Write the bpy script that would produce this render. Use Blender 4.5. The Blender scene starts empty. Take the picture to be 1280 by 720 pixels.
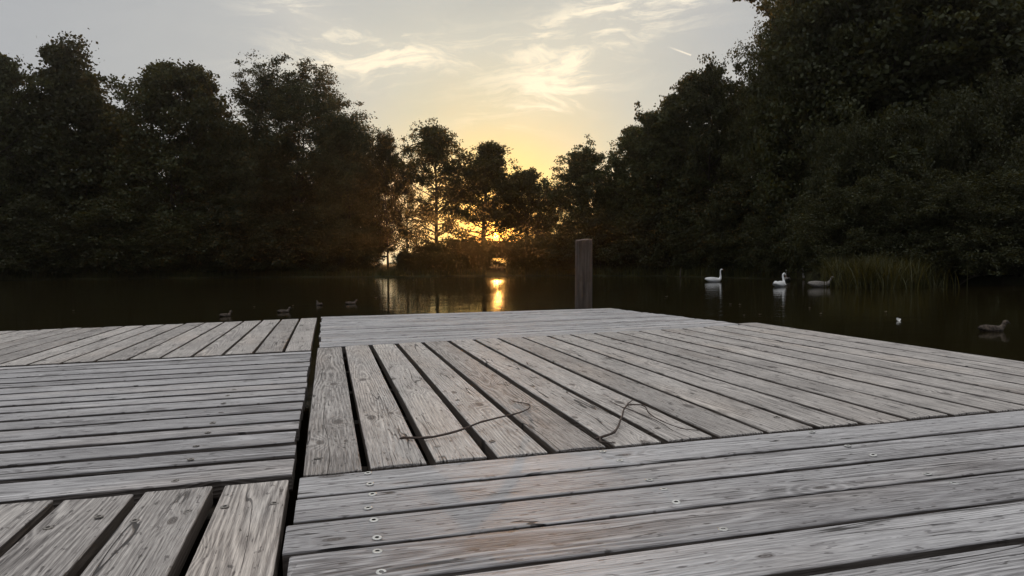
import bpy, math, random
import numpy as np
from mathutils import Matrix, Vector

SC = bpy.context.scene
COL = SC.collection
RNG = np.random.default_rng(11)
random.seed(5)
F = 905.0            # focal length in pixels of a 1280 px wide picture
EYE = 1.05           # eye above the water
DECK_H = 0.477       # eye above the deck
P = 0.15             # plank pitch (m)
PITCH = math.atan(35.0 / F)
ROLL = -0.0105

# ------------------------------------------------------------------ helpers
def link(name, me, mat=None, parent=None):
    o = bpy.data.objects.new(name, me)
    COL.objects.link(o)
    if mat is not None and me is not None:
        for m in (mat if isinstance(mat, (list, tuple)) else [mat]):
            me.materials.append(m)
    if parent is not None:
        o.parent = parent
    return o

def empty(name, loc=(0, 0, 0), rz=0.0):
    o = bpy.data.objects.new(name, None)
    COL.objects.link(o)
    o.location = loc
    o.rotation_euler = (0, 0, rz)
    o.empty_display_size = 0.2
    return o

def tag(o, label=None, cat=None, group=None, kind=None):
    if label: o['label'] = label
    if cat: o['category'] = cat
    if group: o['group'] = group
    if kind: o['kind'] = kind
    return o

def copy_tree(o, parent=None):
    c = o.copy()
    COL.objects.link(c)
    if parent is not None:
        c.parent = parent
    for ch in list(o.children):
        copy_tree(ch, c)
    return c

def quads_mesh(name, V, Q, attrs=None):
    """V (n,3), Q (m,4) -> mesh, built straight from arrays"""
    me = bpy.data.meshes.new(name)
    n, m = len(V), len(Q)
    me.vertices.add(n)
    me.vertices.foreach_set('co', np.asarray(V, np.float32).ravel())
    me.loops.add(4 * m)
    me.loops.foreach_set('vertex_index', np.asarray(Q, np.int32).ravel())
    me.polygons.add(m)
    me.polygons.foreach_set('loop_start', np.arange(0, 4 * m, 4, dtype=np.int32))
    for an, arr in (attrs or {}).items():
        a = me.attributes.new(an, 'FLOAT', 'FACE')
        a.data.foreach_set('value', np.asarray(arr, np.float32))
    me.update(calc_edges=True)
    return me

class MB:
    """vertex / face collector"""
    def __init__(self):
        self.v, self.f = [], []
    def add(self, V, Fc):
        b = len(self.v)
        self.v += [tuple(map(float, p)) for p in V]
        self.f += [tuple(b + i for i in q) for q in Fc]
    def tube(self, pts, rad, n=7, cap=True, flat=1.0):
        pts = [np.array(p, float) for p in pts]
        rings = []
        up = np.array((0.13, 0.21, 1.0))
        V = []
        for i, p in enumerate(pts):
            d = pts[min(i + 1, len(pts) - 1)] - pts[max(i - 1, 0)]
            d /= (np.linalg.norm(d) + 1e-9)
            a = np.cross(d, up)
            if np.linalg.norm(a) < 0.05:
                a = np.cross(d, np.array((1.0, 0.3, 0.0)))
            a /= np.linalg.norm(a)
            b = np.cross(a, d)
            for k in range(n):
                t = 2 * math.pi * k / n
                V.append(p + rad[i] * (a * math.cos(t) + b * math.sin(t) * flat))
        Fc = []
        for i in range(len(pts) - 1):
            for k in range(n):
                k2 = (k + 1) % n
                Fc.append((i * n + k, i * n + k2, (i + 1) * n + k2, (i + 1) * n + k))
        if cap:
            Fc.append(tuple(range(n - 1, -1, -1)))
            Fc.append(tuple((len(pts) - 1) * n + k for k in range(n)))
        self.add(V, Fc)
    def box(self, x0, x1, y0, y1, z0, z1):
        V = [(x, y, z) for z in (z0, z1) for y in (y0, y1) for x in (x0, x1)]
        self.add(V, [(0, 2, 3, 1), (4, 5, 7, 6), (0, 1, 5, 4), (2, 6, 7, 3), (0, 4, 6, 2), (1, 3, 7, 5)])
    def build(self, name, mat, parent=None, smooth=False):
        me = bpy.data.meshes.new(name)
        me.from_pydata(self.v, [], self.f)
        if smooth:
            me.polygons.foreach_set('use_smooth', [True] * len(me.polygons))
        me.update()
        return link(name, me, mat, parent)

# ------------------------------------------------------------------ materials
class NT:
    def __init__(self, tree):
        self.t = tree
    def n(self, kind, **kw):
        nd = self.t.nodes.new(kind)
        ins = kw.pop('ins', {})
        for k, v in kw.items():
            setattr(nd, k, v)
        for k, v in ins.items():
            self.put(nd.inputs[k], v)
        return nd
    def put(self, sock, v):
        if isinstance(v, bpy.types.NodeSocket):
            self.t.links.new(v, sock)
        elif isinstance(v, bpy.types.Node):
            self.t.links.new(v.outputs[0], sock)
        else:
            sock.default_value = v
    def math(self, op, a, b=0.0, c=0.0, clamp=False):
        nd = self.n('ShaderNodeMath', operation=op, use_clamp=clamp)
        for i, v in enumerate((a, b, c)):
            self.put(nd.inputs[i], v)
        return nd.outputs[0]
    def vmath(self, op, a, b=(0, 0, 0), out=0):
        nd = self.n('ShaderNodeVectorMath', operation=op)
        self.put(nd.inputs[0], a)
        self.put(nd.inputs[1], b)
        return nd.outputs[out]
    def comb(self, x, y, z):
        nd = self.n('ShaderNodeCombineXYZ')
        for i, v in enumerate((x, y, z)):
            self.put(nd.inputs[i], v)
        return nd.outputs[0]
    def noise(self, vec, scale=1.0, detail=2.0, rough=0.5, dist=0.0):
        nd = self.n('ShaderNodeTexNoise', ins={'Vector': vec, 'Scale': scale, 'Detail': detail, 'Roughness': rough, 'Distortion': dist})
        return nd.outputs['Fac']
    def smooth(self, v, lo, hi, a=0.0, b=1.0):
        nd = self.n('ShaderNodeMapRange', interpolation_type='SMOOTHSTEP')
        for i, x in enumerate((v, lo, hi, a, b)):
            self.put(nd.inputs[i], x)
        return nd.outputs[0]
    def mixc(self, fac, a, b, blend='MIX'):
        nd = self.n('ShaderNodeMix', data_type='RGBA', blend_type=blend)
        self.put(nd.inputs[0], fac)
        self.put(nd.inputs[6], a)
        self.put(nd.inputs[7], b)
        return nd.outputs[2]
    def ramp(self, fac, stops, interp='LINEAR'):
        nd = self.n('ShaderNodeValToRGB')
        cr = nd.color_ramp
        cr.interpolation = interp
        while len(cr.elements) < len(stops):
            cr.elements.new(0.5)
        for e, (p, c) in zip(cr.elements, stops):
            e.position = p
            e.color = (*c, 1) if len(c) == 3 else c
        self.put(nd.inputs[0], fac)
        return nd.outputs[0]

def material(name):
    m = bpy.data.materials.new(name)
    m.use_nodes = True
    m.node_tree.nodes.clear()
    return m, NT(m.node_tree)

def finish(m, T, shader, disp=None):
    o = T.n('ShaderNodeOutputMaterial')
    T.t.links.new(shader.outputs[0] if isinstance(shader, bpy.types.Node) else shader, o.inputs['Surface'])

def simple(name, col, rough=0.6, noise=0.0, scale=20.0, metal=0.0, spec=0.4):
    m, T = material(name)
    c = col
    if noise:
        tc = T.n('ShaderNodeTexCoord')
        n = T.noise(tc.outputs['Object'], scale, 4.0, 0.6)
        k = T.smooth(n, 0.3, 0.7, 1 - noise, 1 + noise)
        c = T.vmath('SCALE', (*col[:3],))
        nd = c.node
        T.put(nd.inputs['Scale'], k)
        c = nd.outputs[0]
    else:
        c = (*col, 1)
    b = T.n('ShaderNodeBsdfPrincipled', ins={'Roughness': rough, 'Metallic': metal, 'Specular IOR Level': spec})
    T.put(b.inputs['Base Color'], c)
    finish(m, T, b)
    return m

def wood_material():
    """weathered softwood planks; every vertex carries its place in its own plank (ploc: along, across, up) and a plank number (pid)"""
    m, T = material('weathered_wood')
    loc = T.n('ShaderNodeAttribute', attribute_name='ploc').outputs['Vector']
    pid = T.n('ShaderNodeAttribute', attribute_name='pid').outputs['Fac']
    sep = T.n('ShaderNodeSeparateXYZ', ins={0: loc})
    s, t, z = sep.outputs
    rnd = lambda k: T.math('FRACT', T.math('MULTIPLY', pid, k))
    r1, r2, r3, r4 = rnd(12.9898), rnd(7.233), rnd(3.717), rnd(5.931)
    so = T.math('ADD', s, T.math('MULTIPLY', r1, 37.0))
    to = T.math('ADD', t, T.math('MULTIPLY', r2, 11.0))
    def P2(ks, kt, kz=0.0):
        return T.comb(T.math('MULTIPLY', so, ks), T.math('MULTIPLY', to, kt), T.math('ADD', T.math('MULTIPLY', z, kz), T.math('MULTIPLY', r3, 19.0)))
    # knots
    vor = T.n('ShaderNodeTexVoronoi', feature='F1', voronoi_dimensions='2D', ins={'Vector': P2(2.9, 7.0), 'Scale': 1.0, 'Randomness': 1.0})
    vd = vor.outputs['Distance']
    csep = T.n('ShaderNodeSeparateColor', ins={0: vor.outputs['Color']})
    has = T.smooth(csep.outputs[0], 0.50, 0.52)
    ksize = T.math('MULTIPLY_ADD', csep.outputs[1], 0.085, 0.04)
    knot = T.math('MULTIPLY', has, T.smooth(vd, T.math('MULTIPLY', ksize, 0.55), ksize, 1.0, 0.0))
    kwarp = T.math('MULTIPLY', has, T.smooth(vd, 0.0, 0.30, 1.0, 0.0))
    # growth rings cut lengthwise
    warp = T.math('MULTIPLY', T.math('SUBTRACT', T.noise(P2(0.9, 3.0), 1.0, 2.0, 0.5), 0.5), 0.07)
    warp2 = T.math('MULTIPLY', T.math('SUBTRACT', T.noise(P2(4.0, 11.0), 1.0, 1.0, 0.5), 0.5), 0.009)
    y = T.math('ADD', t, T.math('MULTIPLY_ADD', r2, 0.14, -0.07))
    zc = T.math('ADD', T.math('ADD', z, warp), T.math('ADD', T.math('MULTIPLY', s, T.math('MULTIPLY_ADD', r4, 0.10, -0.05)), T.math('MULTIPLY_ADD', r3, 0.05, 0.012)))
    rad = T.math('SQRT', T.math('ADD', T.math('MULTIPLY', y, y), T.math('MULTIPLY', zc, zc)))
    rad = T.math('ADD', rad, T.math('ADD', warp2, T.math('MULTIPLY', kwarp, 0.022)))
    ring = T.math('MULTIPLY_ADD', T.math('SINE', T.math('MULTIPLY', rad, 2 * math.pi / 0.0080)), 0.5, 0.5)
    ring = T.math('POWER', ring, 1.6)
    # fibres, streaks, stains
    fine = T.noise(P2(22.0, 900.0, 400.0), 1.0, 2.0, 0.6)
    fib = T.noise(P2(9.0, 260.0, 120.0), 1.0, 3.0, 0.6)
    streak = T.noise(P2(1.3, 40.0, 20.0), 1.0, 3.0, 0.55)
    stain = T.noise(P2(3.0, 6.0), 1.0, 4.0, 0.6)
    speck = T.noise(P2(30.0, 90.0), 1.0, 2.0, 0.5)
    # drying cracks
    cn = T.math('ABSOLUTE', T.math('SUBTRACT', T.noise(P2(0.8, 13.0), 1.0, 2.0, 0.5, 0.1), 0.5))
    cmask = T.smooth(T.noise(P2(1.1, 7.0), 1.0, 1.0), 0.50, 0.56)
    crack = T.math('MULTIPLY', T.smooth(cn, 0.0025, 0.0065, 1.0, 0.0), cmask)
    cn2 = T.math('ABSOLUTE', T.math('SUBTRACT', T.noise(P2(2.0, 60.0), 1.0, 1.0, 0.5, 0.05), 0.5))
    cmask2 = T.smooth(T.noise(P2(5.0, 20.0), 1.0, 1.0), 0.58, 0.66)
    crack2 = T.math('MULTIPLY', T.smooth(cn2, 0.008, 0.022, 0.8, 0.0), cmask2)
    crack = T.math('MAXIMUM', crack, crack2)
    rshow = T.smooth(T.noise(P2(0.7, 4.0), 1.0, 1.0), 0.35, 0.62, 0.2, 1.0)
    v = T.math('MULTIPLY_ADD', fib, 0.95, -0.05)
    v = T.math('ADD', v, T.math('MULTIPLY_ADD', streak, 0.28, -0.14))
    v = T.math('ADD', v, T.math('MULTIPLY_ADD', stain, 0.45, -0.22))
    v = T.math('ADD', v, T.math('MULTIPLY_ADD', fine, 1.0, -0.5))
    v = T.math('ADD', v, T.math('MULTIPLY', T.math('MULTIPLY_ADD', ring, 0.29, -0.105), rshow))
    v = T.math('ADD', v, T.math('MULTIPLY_ADD', r1, 0.22, -0.06))
    v = T.math('SUBTRACT', v, T.math('MULTIPLY', T.smooth(speck, 0.63, 0.70), 0.35))
    col = T.ramp(v, [(0.0, (0.060, 0.053, 0.050)), (0.28, (0.195, 0.182, 0.177)), (0.55, (0.395, 0.377, 0.366)), (1.0, (0.74, 0.715, 0.69))])
    # a little brown left where the silver has worn off
    col = T.mixc(T.math('MULTIPLY', T.smooth(T.noise(P2(1.1, 4.0), 1.0, 3.0), 0.5, 0.75), 0.4), col, T.mixc(1.0, col, (1.06, 0.95, 0.85, 1), 'MULTIPLY'))
    # sides and ends unbleached brown, painted darker still so plank gaps look shaded
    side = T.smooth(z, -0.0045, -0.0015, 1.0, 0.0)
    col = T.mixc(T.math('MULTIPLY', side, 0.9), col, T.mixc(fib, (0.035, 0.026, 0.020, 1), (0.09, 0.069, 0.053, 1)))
    tone = T.n('ShaderNodeAttribute', attribute_name='tone').outputs['Fac']
    col = T.mixc(1.0, col, T.mixc(tone, (0.93, 0.965, 1.03, 1), (1.04, 1.0, 0.95, 1)), 'MULTIPLY')  # warm or cool tint by plank direction stands in for sky reflection
    kring = T.math('MULTIPLY_ADD', T.math('SINE', T.math('MULTIPLY', vd, 260.0)), 0.20, 0.72)
    col = T.mixc(T.math('MULTIPLY', knot, kring), col, (0.05, 0.038, 0.032, 1))
    col = T.mixc(T.math('MULTIPLY', crack, 0.93), col, (0.022, 0.018, 0.016, 1))
    h = T.math('ADD', T.math('MULTIPLY', ring, 0.5), T.math('MULTIPLY', fib, 0.8))
    h = T.math('ADD', h, T.math('MULTIPLY', fine, 0.5))
    h = T.math('ADD', h, T.math('MULTIPLY', stain, 0.7))
    h = T.math('SUBTRACT', h, T.math('MULTIPLY', crack, 2.2))
    bump = T.n('ShaderNodeBump', ins={'Strength': 0.9, 'Distance': 0.0020, 'Height': h})
    b = T.n('ShaderNodeBsdfPrincipled', ins={'Base Color': col, 'Roughness': T.math('MULTIPLY_ADD', v, 0.15, 0.55), 'Specular IOR Level': 0.45, 'Normal': bump.outputs[0]})
    finish(m, T, b)
    return m

def leaf_material(name, dark, light, trans=0.3):
    m, T = material(name)
    lv = T.n('ShaderNodeAttribute', attribute_name='lv').outputs['Fac']
    oi = T.n('ShaderNodeObjectInfo')
    tone = T.math('MULTIPLY_ADD', oi.outputs['Random'], 0.5, 0.75)
    col = T.mixc(lv, (*dark, 1), (*light, 1))
    nd = T.n('ShaderNodeVectorMath', operation='SCALE')
    T.put(nd.inputs[0], col)
    T.put(nd.inputs['Scale'], tone)
    col = nd.outputs[0]
    d = T.n('ShaderNodeBsdfDiffuse', ins={'Color': col})
    tr = T.n('ShaderNodeBsdfTranslucent', ins={'Color': T.mixc(1.0, col, (1.7, 1.25, 0.4, 1), 'MULTIPLY')})
    g = T.n('ShaderNodeBsdfGlossy', ins={'Roughness': 0.45, 'Color': (0.5, 0.5, 0.5, 1)})
    mx = T.n('ShaderNodeMixShader', ins={0: trans})
    T.put(mx.inputs[1], d.outputs[0]); T.put(mx.inputs[2], tr.outputs[0])
    mx2 = T.n('ShaderNodeMixShader', ins={0: 0.03})
    T.put(mx2.inputs[1], mx.outputs[0]); T.put(mx2.inputs[2], g.outputs[0])
    finish(m, T, mx2)
    return m

def bark_material():
    m, T = material('bark')
    tc = T.n('ShaderNodeTexCoord')
    v = T.vmath('MULTIPLY', tc.outputs['Object'], (9.0, 9.0, 1.6))
    n = T.noise(v, 1.0, 4.0, 0.65)
    col = T.ramp(n, [(0.3, (0.018, 0.013, 0.010)), (0.7, (0.075, 0.058, 0.045))])
    bump = T.n('ShaderNodeBump', ins={'Strength': 0.6, 'Distance': 0.03, 'Height': n})
    finish(m, T, T.n('ShaderNodeBsdfPrincipled', ins={'Base Color': col, 'Roughness': 0.9, 'Specular IOR Level': 0.2, 'Normal': bump.outputs[0]}))
    return m

def water_material():
    m, T = material('pond_water')
    tc = T.n('ShaderNodeTexCoord')
    p = tc.outputs['Object']
    n1 = T.noise(T.vmath('MULTIPLY', p, (0.9, 1.6, 1.0)), 1.0, 2.0, 0.5, 0.6)
    n2 = T.noise(T.vmath('MULTIPLY', p, (3.4, 11.0, 1.0)), 1.0, 2.0, 0.5, 0.4)
    n3 = T.noise(T.vmath('MULTIPLY', p, (0.10, 0.22, 1.0)), 1.0, 2.0, 0.5)
    calm = T.smooth(n3, 0.35, 0.65, 0.35, 1.0)
    h = T.math('MULTIPLY', T.math('ADD', n1, T.math('MULTIPLY', n2, 0.22)), calm)
    bump = T.n('ShaderNodeBump', ins={'Strength': 1.0, 'Distance': 0.011, 'Height': h})
    scum = T.smooth(T.noise(p, 0.35, 4.0, 0.6), 0.55, 0.75)
    col = T.mixc(scum, (0.014, 0.0105, 0.0035, 1), (0.022, 0.019, 0.007, 1))
    finish(m, T, T.n('ShaderNodeBsdfPrincipled', ins={'Base Color': col, 'Roughness': 0.08, 'IOR': 1.33, 'Specular IOR Level': 0.5, 'Normal': bump.outputs[0]}))
    return m

def ground_material():
    m, T = material('meadow_ground')
    tc = T.n('ShaderNodeTexCoord')
    n = T.noise(tc.outputs['Object'], 0.8, 5.0, 0.6)
    n2 = T.noise(tc.outputs['Object'], 0.05, 3.0, 0.5)
    c = T.ramp(n, [(0.3, (0.020, 0.017, 0.009)), (0.7, (0.06, 0.06, 0.024))])
    c = T.mixc(T.smooth(n2, 0.45, 0.6, 0.0, 0.6), c, (0.10, 0.09, 0.04, 1))
    finish(m, T, T.n('ShaderNodeBsdfPrincipled', ins={'Base Color': c, 'Roughness': 0.95, 'Specular IOR Level': 0.1}))
    return m

M = {}
M['wood'] = wood_material()
M['frame'] = simple('dark_wet_timber', (0.035, 0.028, 0.022), 0.8, 0.4, 8.0, spec=0.2)
M['steel'] = simple('zinc_screw', (0.62, 0.62, 0.60), 0.38, 0.15, 300.0, metal=0.85)
M['old_steel'] = simple('dull_old_screw', (0.24, 0.22, 0.20), 0.6, 0.3, 300.0, metal=0.5)
M['recess'] = simple('screw_recess', (0.02, 0.018, 0.016), 0.8)
M['bark'] = bark_material()
M['alder'] = leaf_material('alder_leaves', (0.028, 0.034, 0.013), (0.070, 0.078, 0.030))
M['willow'] = leaf_material('willow_leaves', (0.030, 0.036, 0.015), (0.076, 0.082, 0.038))
M['thin'] = leaf_material('backlit_leaves', (0.026, 0.027, 0.007), (0.062, 0.060, 0.016), 0.45)
M['shrub'] = leaf_material('shrub_leaves', (0.022, 0.026, 0.010), (0.056, 0.060, 0.023))
M['reed'] = leaf_material('reed_blades', (0.030, 0.034, 0.012), (0.12, 0.118, 0.046), 0.3)
M['grass'] = leaf_material('bank_grass_blades', (0.035, 0.040, 0.012), (0.09, 0.09, 0.03), 0.3)
M['water'] = water_material()
M['ground'] = ground_material()
M['swan'] = simple('white_feathers', (0.80, 0.80, 0.79), 0.7, 0.06, 30.0)
M['cygnet'] = simple('grey_brown_feathers', (0.23, 0.21, 0.19), 0.8, 0.3, 25.0)
M['duck'] = simple('mottled_brown_feathers', (0.060, 0.044, 0.032), 0.8, 0.8, 14.0)
M['bill'] = simple('orange_bill', (0.42, 0.13, 0.03), 0.5)
M['grey_bill'] = simple('grey_bill', (0.07, 0.065, 0.065), 0.5)
M['black'] = simple('black_skin', (0.012, 0.012, 0.012), 0.5)
M['twig'] = simple('twig_bark', (0.055, 0.038, 0.030), 0.75, 0.4, 60.0)
M['deadleaf'] = simple('dead_leaf', (0.24, 0.19, 0.13), 0.7, 0.4, 25.0)
M['feather'] = simple('white_down', (0.78, 0.77, 0.74), 0.8)

def post_material():
    m, T = material('grey_brown_post_wood')
    tc = T.n('ShaderNodeTexCoord')
    p = tc.outputs['Object']
    n = T.noise(T.vmath('MULTIPLY', p, (70.0, 70.0, 3.0)), 1.0, 3.0, 0.6)
    s = T.noise(T.vmath('MULTIPLY', p, (6.0, 6.0, 4.0)), 1.0, 3.0, 0.6)
    c = T.ramp(n, [(0.25, (0.034, 0.025, 0.020)), (0.75, (0.13, 0.10, 0.08))])
    c = T.mixc(T.smooth(s, 0.5, 0.7, 0.0, 0.7), c, (0.05, 0.035, 0.026, 1))
    bump = T.n('ShaderNodeBump', ins={'Strength': 0.7, 'Distance': 0.004, 'Height': n})
    finish(m, T, T.n('ShaderNodeBsdfPrincipled', ins={'Base Color': c, 'Roughness': 0.8, 'Specular IOR Level': 0.3, 'Normal': bump.outputs[0]}))
    return m
M['post'] = post_material()

# ------------------------------------------------------------------ camera and deck frame
def rot_uv(pitch, roll, yaw):
    """world-like axes (X right, Y ahead, Z up) -> camera axes (x right, y down, z ahead)"""
    c, s = math.cos(yaw), math.sin(yaw)
    A = np.array([[c, -s, 0], [s, c, 0], [0, 0, -1.0]])          # -> (xr, zf, yd)
    cp, sp = math.cos(pitch), math.sin(pitch)
    B = np.array([[1, 0, 0], [0, -sp, cp], [0, cp, sp]])          # -> (x, y, z)
    cr, sr = math.cos(roll), math.sin(roll)
    C = np.array([[cr, -sr, 0], [sr, cr, 0], [0, 0, 1]])
    return C @ B @ A

RW = rot_uv(PITCH, ROLL, 0.0)
RD = rot_uv(0.0407, -0.0229, 0.2484)
D2W = RW.T @ RD                                                  # deck axes -> world axes
U0, V0 = 0.5227, -11.1594
CAM = np.array([0.0, 0.0, EYE])

def deck_matrix():
    o = CAM + D2W @ np.array([-U0 * P, -V0 * P, -DECK_H])
    m = Matrix.Identity(4)
    for i in range(3):
        for j in range(3):
            m[i][j] = float(D2W[i, j])
        m[i][3] = float(o[i])
    return m
DM = deck_matrix()

cam_d = bpy.data.cameras.new('camera')
cam = bpy.data.objects.new('camera', cam_d)
COL.objects.link(cam)
cm = Matrix.Identity(4)
ax, ay, az = RW.T @ np.array([1, 0, 0]), RW.T @ np.array([0, -1, 0]), RW.T @ np.array([0, 0, -1])
for i in range(3):
    cm[i][0], cm[i][1], cm[i][2], cm[i][3] = float(ax[i]), float(ay[i]), float(az[i]), float(CAM[i])
cam.matrix_world = cm
cam_d.sensor_width = 36.0
cam_d.lens = 36.0 * F / 1280.0
cam_d.clip_start = 0.05
cam_d.clip_end = 5000.0
SC.camera = cam

def ray(x, y):
    d = RW.T @ np.array([(x - 640) / F, (y - 360) / F, 1.0])
    return d
def on_water(x, y, z=0.0):
    d = ray(x, y)
    return CAM + d * ((z - EYE) / d[2])
def at_depth(x, y, Y):
    d = ray(x, y)
    return CAM + d * (Y / d[1])

# ------------------------------------------------------------------ the deck
def plank(store, axis, a0, a1, c, w, zfun, pid, T=0.042):
    """one plank in deck metres; axis 'u' or 'v' is its length. a0,a1,c,w in plank pitches"""
    L0, L1, cc, ww = a0 * P, a1 * P, c * P, w * P
    n = max(4, int(abs(L1 - L0) / 0.10))
    r = random.uniform(0.0022, 0.0038)
    hw = ww / 2
    cup = random.uniform(-0.0015, 0.0020)
    prof = [(-hw + .003, -T), (-hw, -T + .004), (-hw, -r), (-hw + .35 * r, -.28 * r), (-hw + 1.3 * r, 0.0), (-hw * .45, cup), (0, cup * 1.3), (hw * .45, cup), (hw - 1.3 * r, 0.0), (hw - .35 * r, -.28 * r), (hw, -r), (hw, -T + .004), (hw - .003, -T)]
    k = len(prof)
    ph = [random.uniform(0, 6.28) for _ in range(4)]
    amp = random.uniform(0.0001, 0.0005)
    off = random.uniform(-0.0009, 0.0009)
    bow = random.uniform(-0.003, 0.003)
    V, A = [], []
    st = [0, .003] + list(np.linspace(.003, abs(L1 - L0) - .003, n)[1:-1]) + [abs(L1 - L0) - .003, abs(L1 - L0)]
    for i, s in enumerate(st):
        end = i in (0, len(st) - 1)
        x = s / abs(L1 - L0)
        dz = off + amp * math.sin(9 * s + ph[0]) + amp * .5 * math.sin(23 * s + ph[1]) + random.uniform(-.00012, .00012)
        dc = bow * (4 * x * (1 - x)) + .0004 * math.sin(5 * s + ph[2])
        dw = 1 + .003 * math.sin(6 * s + ph[3]) + random.uniform(-.0015, .0015)
        for (t, z) in prof:
            zz = z - (.0010 if end and z > -r - 1e-6 else 0)
            tt = t * dw * (.985 if end else 1)
            aa = min(L0, L1) + s
            u, v = (aa, cc + dc + tt) if axis == 'u' else (cc + dc + tt, aa)
            V.append((u, v, zz + dz + zfun(u / P, v / P)))
            A.append((s, t, z))
    b = store['n']
    Fc = []
    for i in range(len(st) - 1):
        for j in range(k):
            j2 = (j + 1) % k
            q = (b + i * k + j, b + i * k + j2, b + (i + 1) * k + j2, b + (i + 1) * k + j)
            Fc.append(q if axis == 'v' else q[::-1])
    e0 = tuple(b + j for j in range(k)); e1 = tuple(b + (len(st) - 1) * k + j for j in range(k))
    Fc += [e0[::-1] if axis == 'v' else e0, e1 if axis == 'v' else e1[::-1]]
    store['v'] += V; store['f'] += Fc; store['a'] += A; store['p'] += [pid] * len(V); store['n'] += len(V)

def panel(name, planks, zfun, parent):
    axis0 = planks[0][0]
    st = dict(v=[], f=[], a=[], p=[], n=0)
    for (axis, a0, a1, c, w) in planks:
        plank(st, axis, a0, a1, c, w, zfun, random.uniform(0.05, 1.0))
    me = bpy.data.meshes.new(name)
    me.from_pydata(st['v'], [], st['f'])
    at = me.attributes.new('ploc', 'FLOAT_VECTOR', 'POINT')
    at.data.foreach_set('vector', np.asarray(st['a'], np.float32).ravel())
    at = me.attributes.new('pid', 'FLOAT', 'POINT')
    at.data.foreach_set('value', np.asarray(st['p'], np.float32))
    at = me.attributes.new('tone', 'FLOAT', 'POINT')
    at.data.foreach_set('value', np.full(len(st['p']), .9 if axis0 == 'v' else .25, np.float32))
    me.update()
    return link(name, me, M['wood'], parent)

def screw_mesh(steel):
    mb = MB()
    n = 14
    R = 0.0086
    rings = [(R, -0.001), (R, 0.0007), (R * .88, 0.0014), (R * .45, 0.0012), (R * .34, -0.0009)]
    V = [(r * math.cos(2 * math.pi * k / n), r * math.sin(2 * math.pi * k / n), z) for r, z in rings for k in range(n)]
    Fc = []
    for i in range(len(rings) - 1):
        for k in range(n):
            k2 = (k + 1) % n
            Fc.append((i * n + k, i * n + k2, (i + 1) * n + k2, (i + 1) * n + k))
    Fc.append(tuple((len(rings) - 1) * n + k for k in range(n)))
    mb.add(V, Fc)
    me = bpy.data.meshes.new('screw')
    me.from_pydata(mb.v, [], mb.f)
    me.materials.append(steel); me.materials.append(M['recess'])
    for i, p in enumerate(me.polygons):
        p.material_index = 1 if i >= 3 * n else 0
    me.update()
    return me
SCREW = screw_mesh(M['steel'])
SCREW_OLD = screw_mesh(M['old_steel'])

def screws(pan, spots, zfun, mesh=None):
    for (u, v) in spots:
        u += random.uniform(-.05, .05); v += random.uniform(-.05, .05)
        o = bpy.data.objects.new('screw', mesh or SCREW_OLD)
        COL.objects.link(o)
        o.parent = pan
        o.location = (u * P, v * P, zfun(u, v) + random.uniform(-.0005, .0022))
        o.rotation_euler = (random.uniform(-.12, .12), random.uniform(-.12, .12), random.uniform(0, 6))

def plane0(u, v): return 0.0
def bil(u0, u1, v0, v1, z00, z10, z01, z11):
    def f(u, v):
        a, b = (u - u0) / (u1 - u0), (v - v0) / (v1 - v0)
        return z00 * (1 - a) * (1 - b) + z10 * a * (1 - b) + z01 * (1 - a) * b + z11 * a * b
    return f

def jj(s): return random.uniform(-s, s)

# --- right platform
rd = empty('floating_deck'); rd.matrix_world = DM
tag(rd, 'large grey weathered plank deck right of the long dark seam, twigs lying on it', 'deck', 'weathered plank platforms')
pl = []
edges = [0.03] + [-k + jj(.02) for k in range(1, 18)]
for k in range(17):
    g = random.uniform(.045, .068)
    a, b = edges[k] - g * (1 if k else 1.2), edges[k + 1] + g
    pl.append(('u', -.02 + jj(.06) if k % 3 else .02, 19.1 + jj(.15), (a + b) / 2, a - b))
z_r0 = plane0
r0 = panel('plank_panel', pl, z_r0, rd)
R0P = pl
sp = []
for i, (ax_, a0, a1, c, w) in enumerate(pl[:9]):
    for ju in (0.97, 4.81, 8.65):
        for q in (-.29, .29):
            if ju < 2 or (i % 2 == 0 and q < 0) or random.random() < .35:
                sp.append((ju, c + q * w / .9))
screws(r0, sp, z_r0, SCREW)

gaps = [0.0, 1.0, 2.0, 3.0, 4.0, 5.02, 6.03, 7.0, 8.0, 9.03, 10.0, 11.02, 12.03, 13.0, 14.03, 15.0, 16.02, 17.0, 18.02, 19.1]
pl = []
for k in range(19):
    g = random.uniform(.065, .085) if k < 8 else random.uniform(.055, .08)
    a, b = gaps[k] + (g if k else .06), gaps[k + 1] - g
    far = 16.88 + jj(.05) + (0.6 if k == 18 else 0)
    pl.append(('v', 0.12 + jj(.05), far, (a + b) / 2, b - a))
z_r1 = bil(0, 19, 0, 17, 0, 0, 0, 0.010)
r1 = panel('plank_panel', pl, z_r1, rd)
sp = []
for i, (ax_, a0, a1, c, w) in enumerate(pl[:12]):
    for jv in (1.0, 4.9):
        for q in (-.3, .3):
            if random.random() < .62:
                sp.append((c + q * w, jv))
screws(r1, sp[:20:2], z_r1)

pl = []
for k in range(16):
    g = random.uniform(.05, .08)
    a, b = 17.0 + k + g, 18.0 + k - g
    pl.append(('u', .1 + jj(.06), 18.55 + jj(.1) - .02 * k, (a + b) / 2, b - a))
z_r2 = bil(0, 18.5, 17, 33, 0, 0, 0, -.030)
panel('plank_panel', pl, z_r2, rd)

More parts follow.
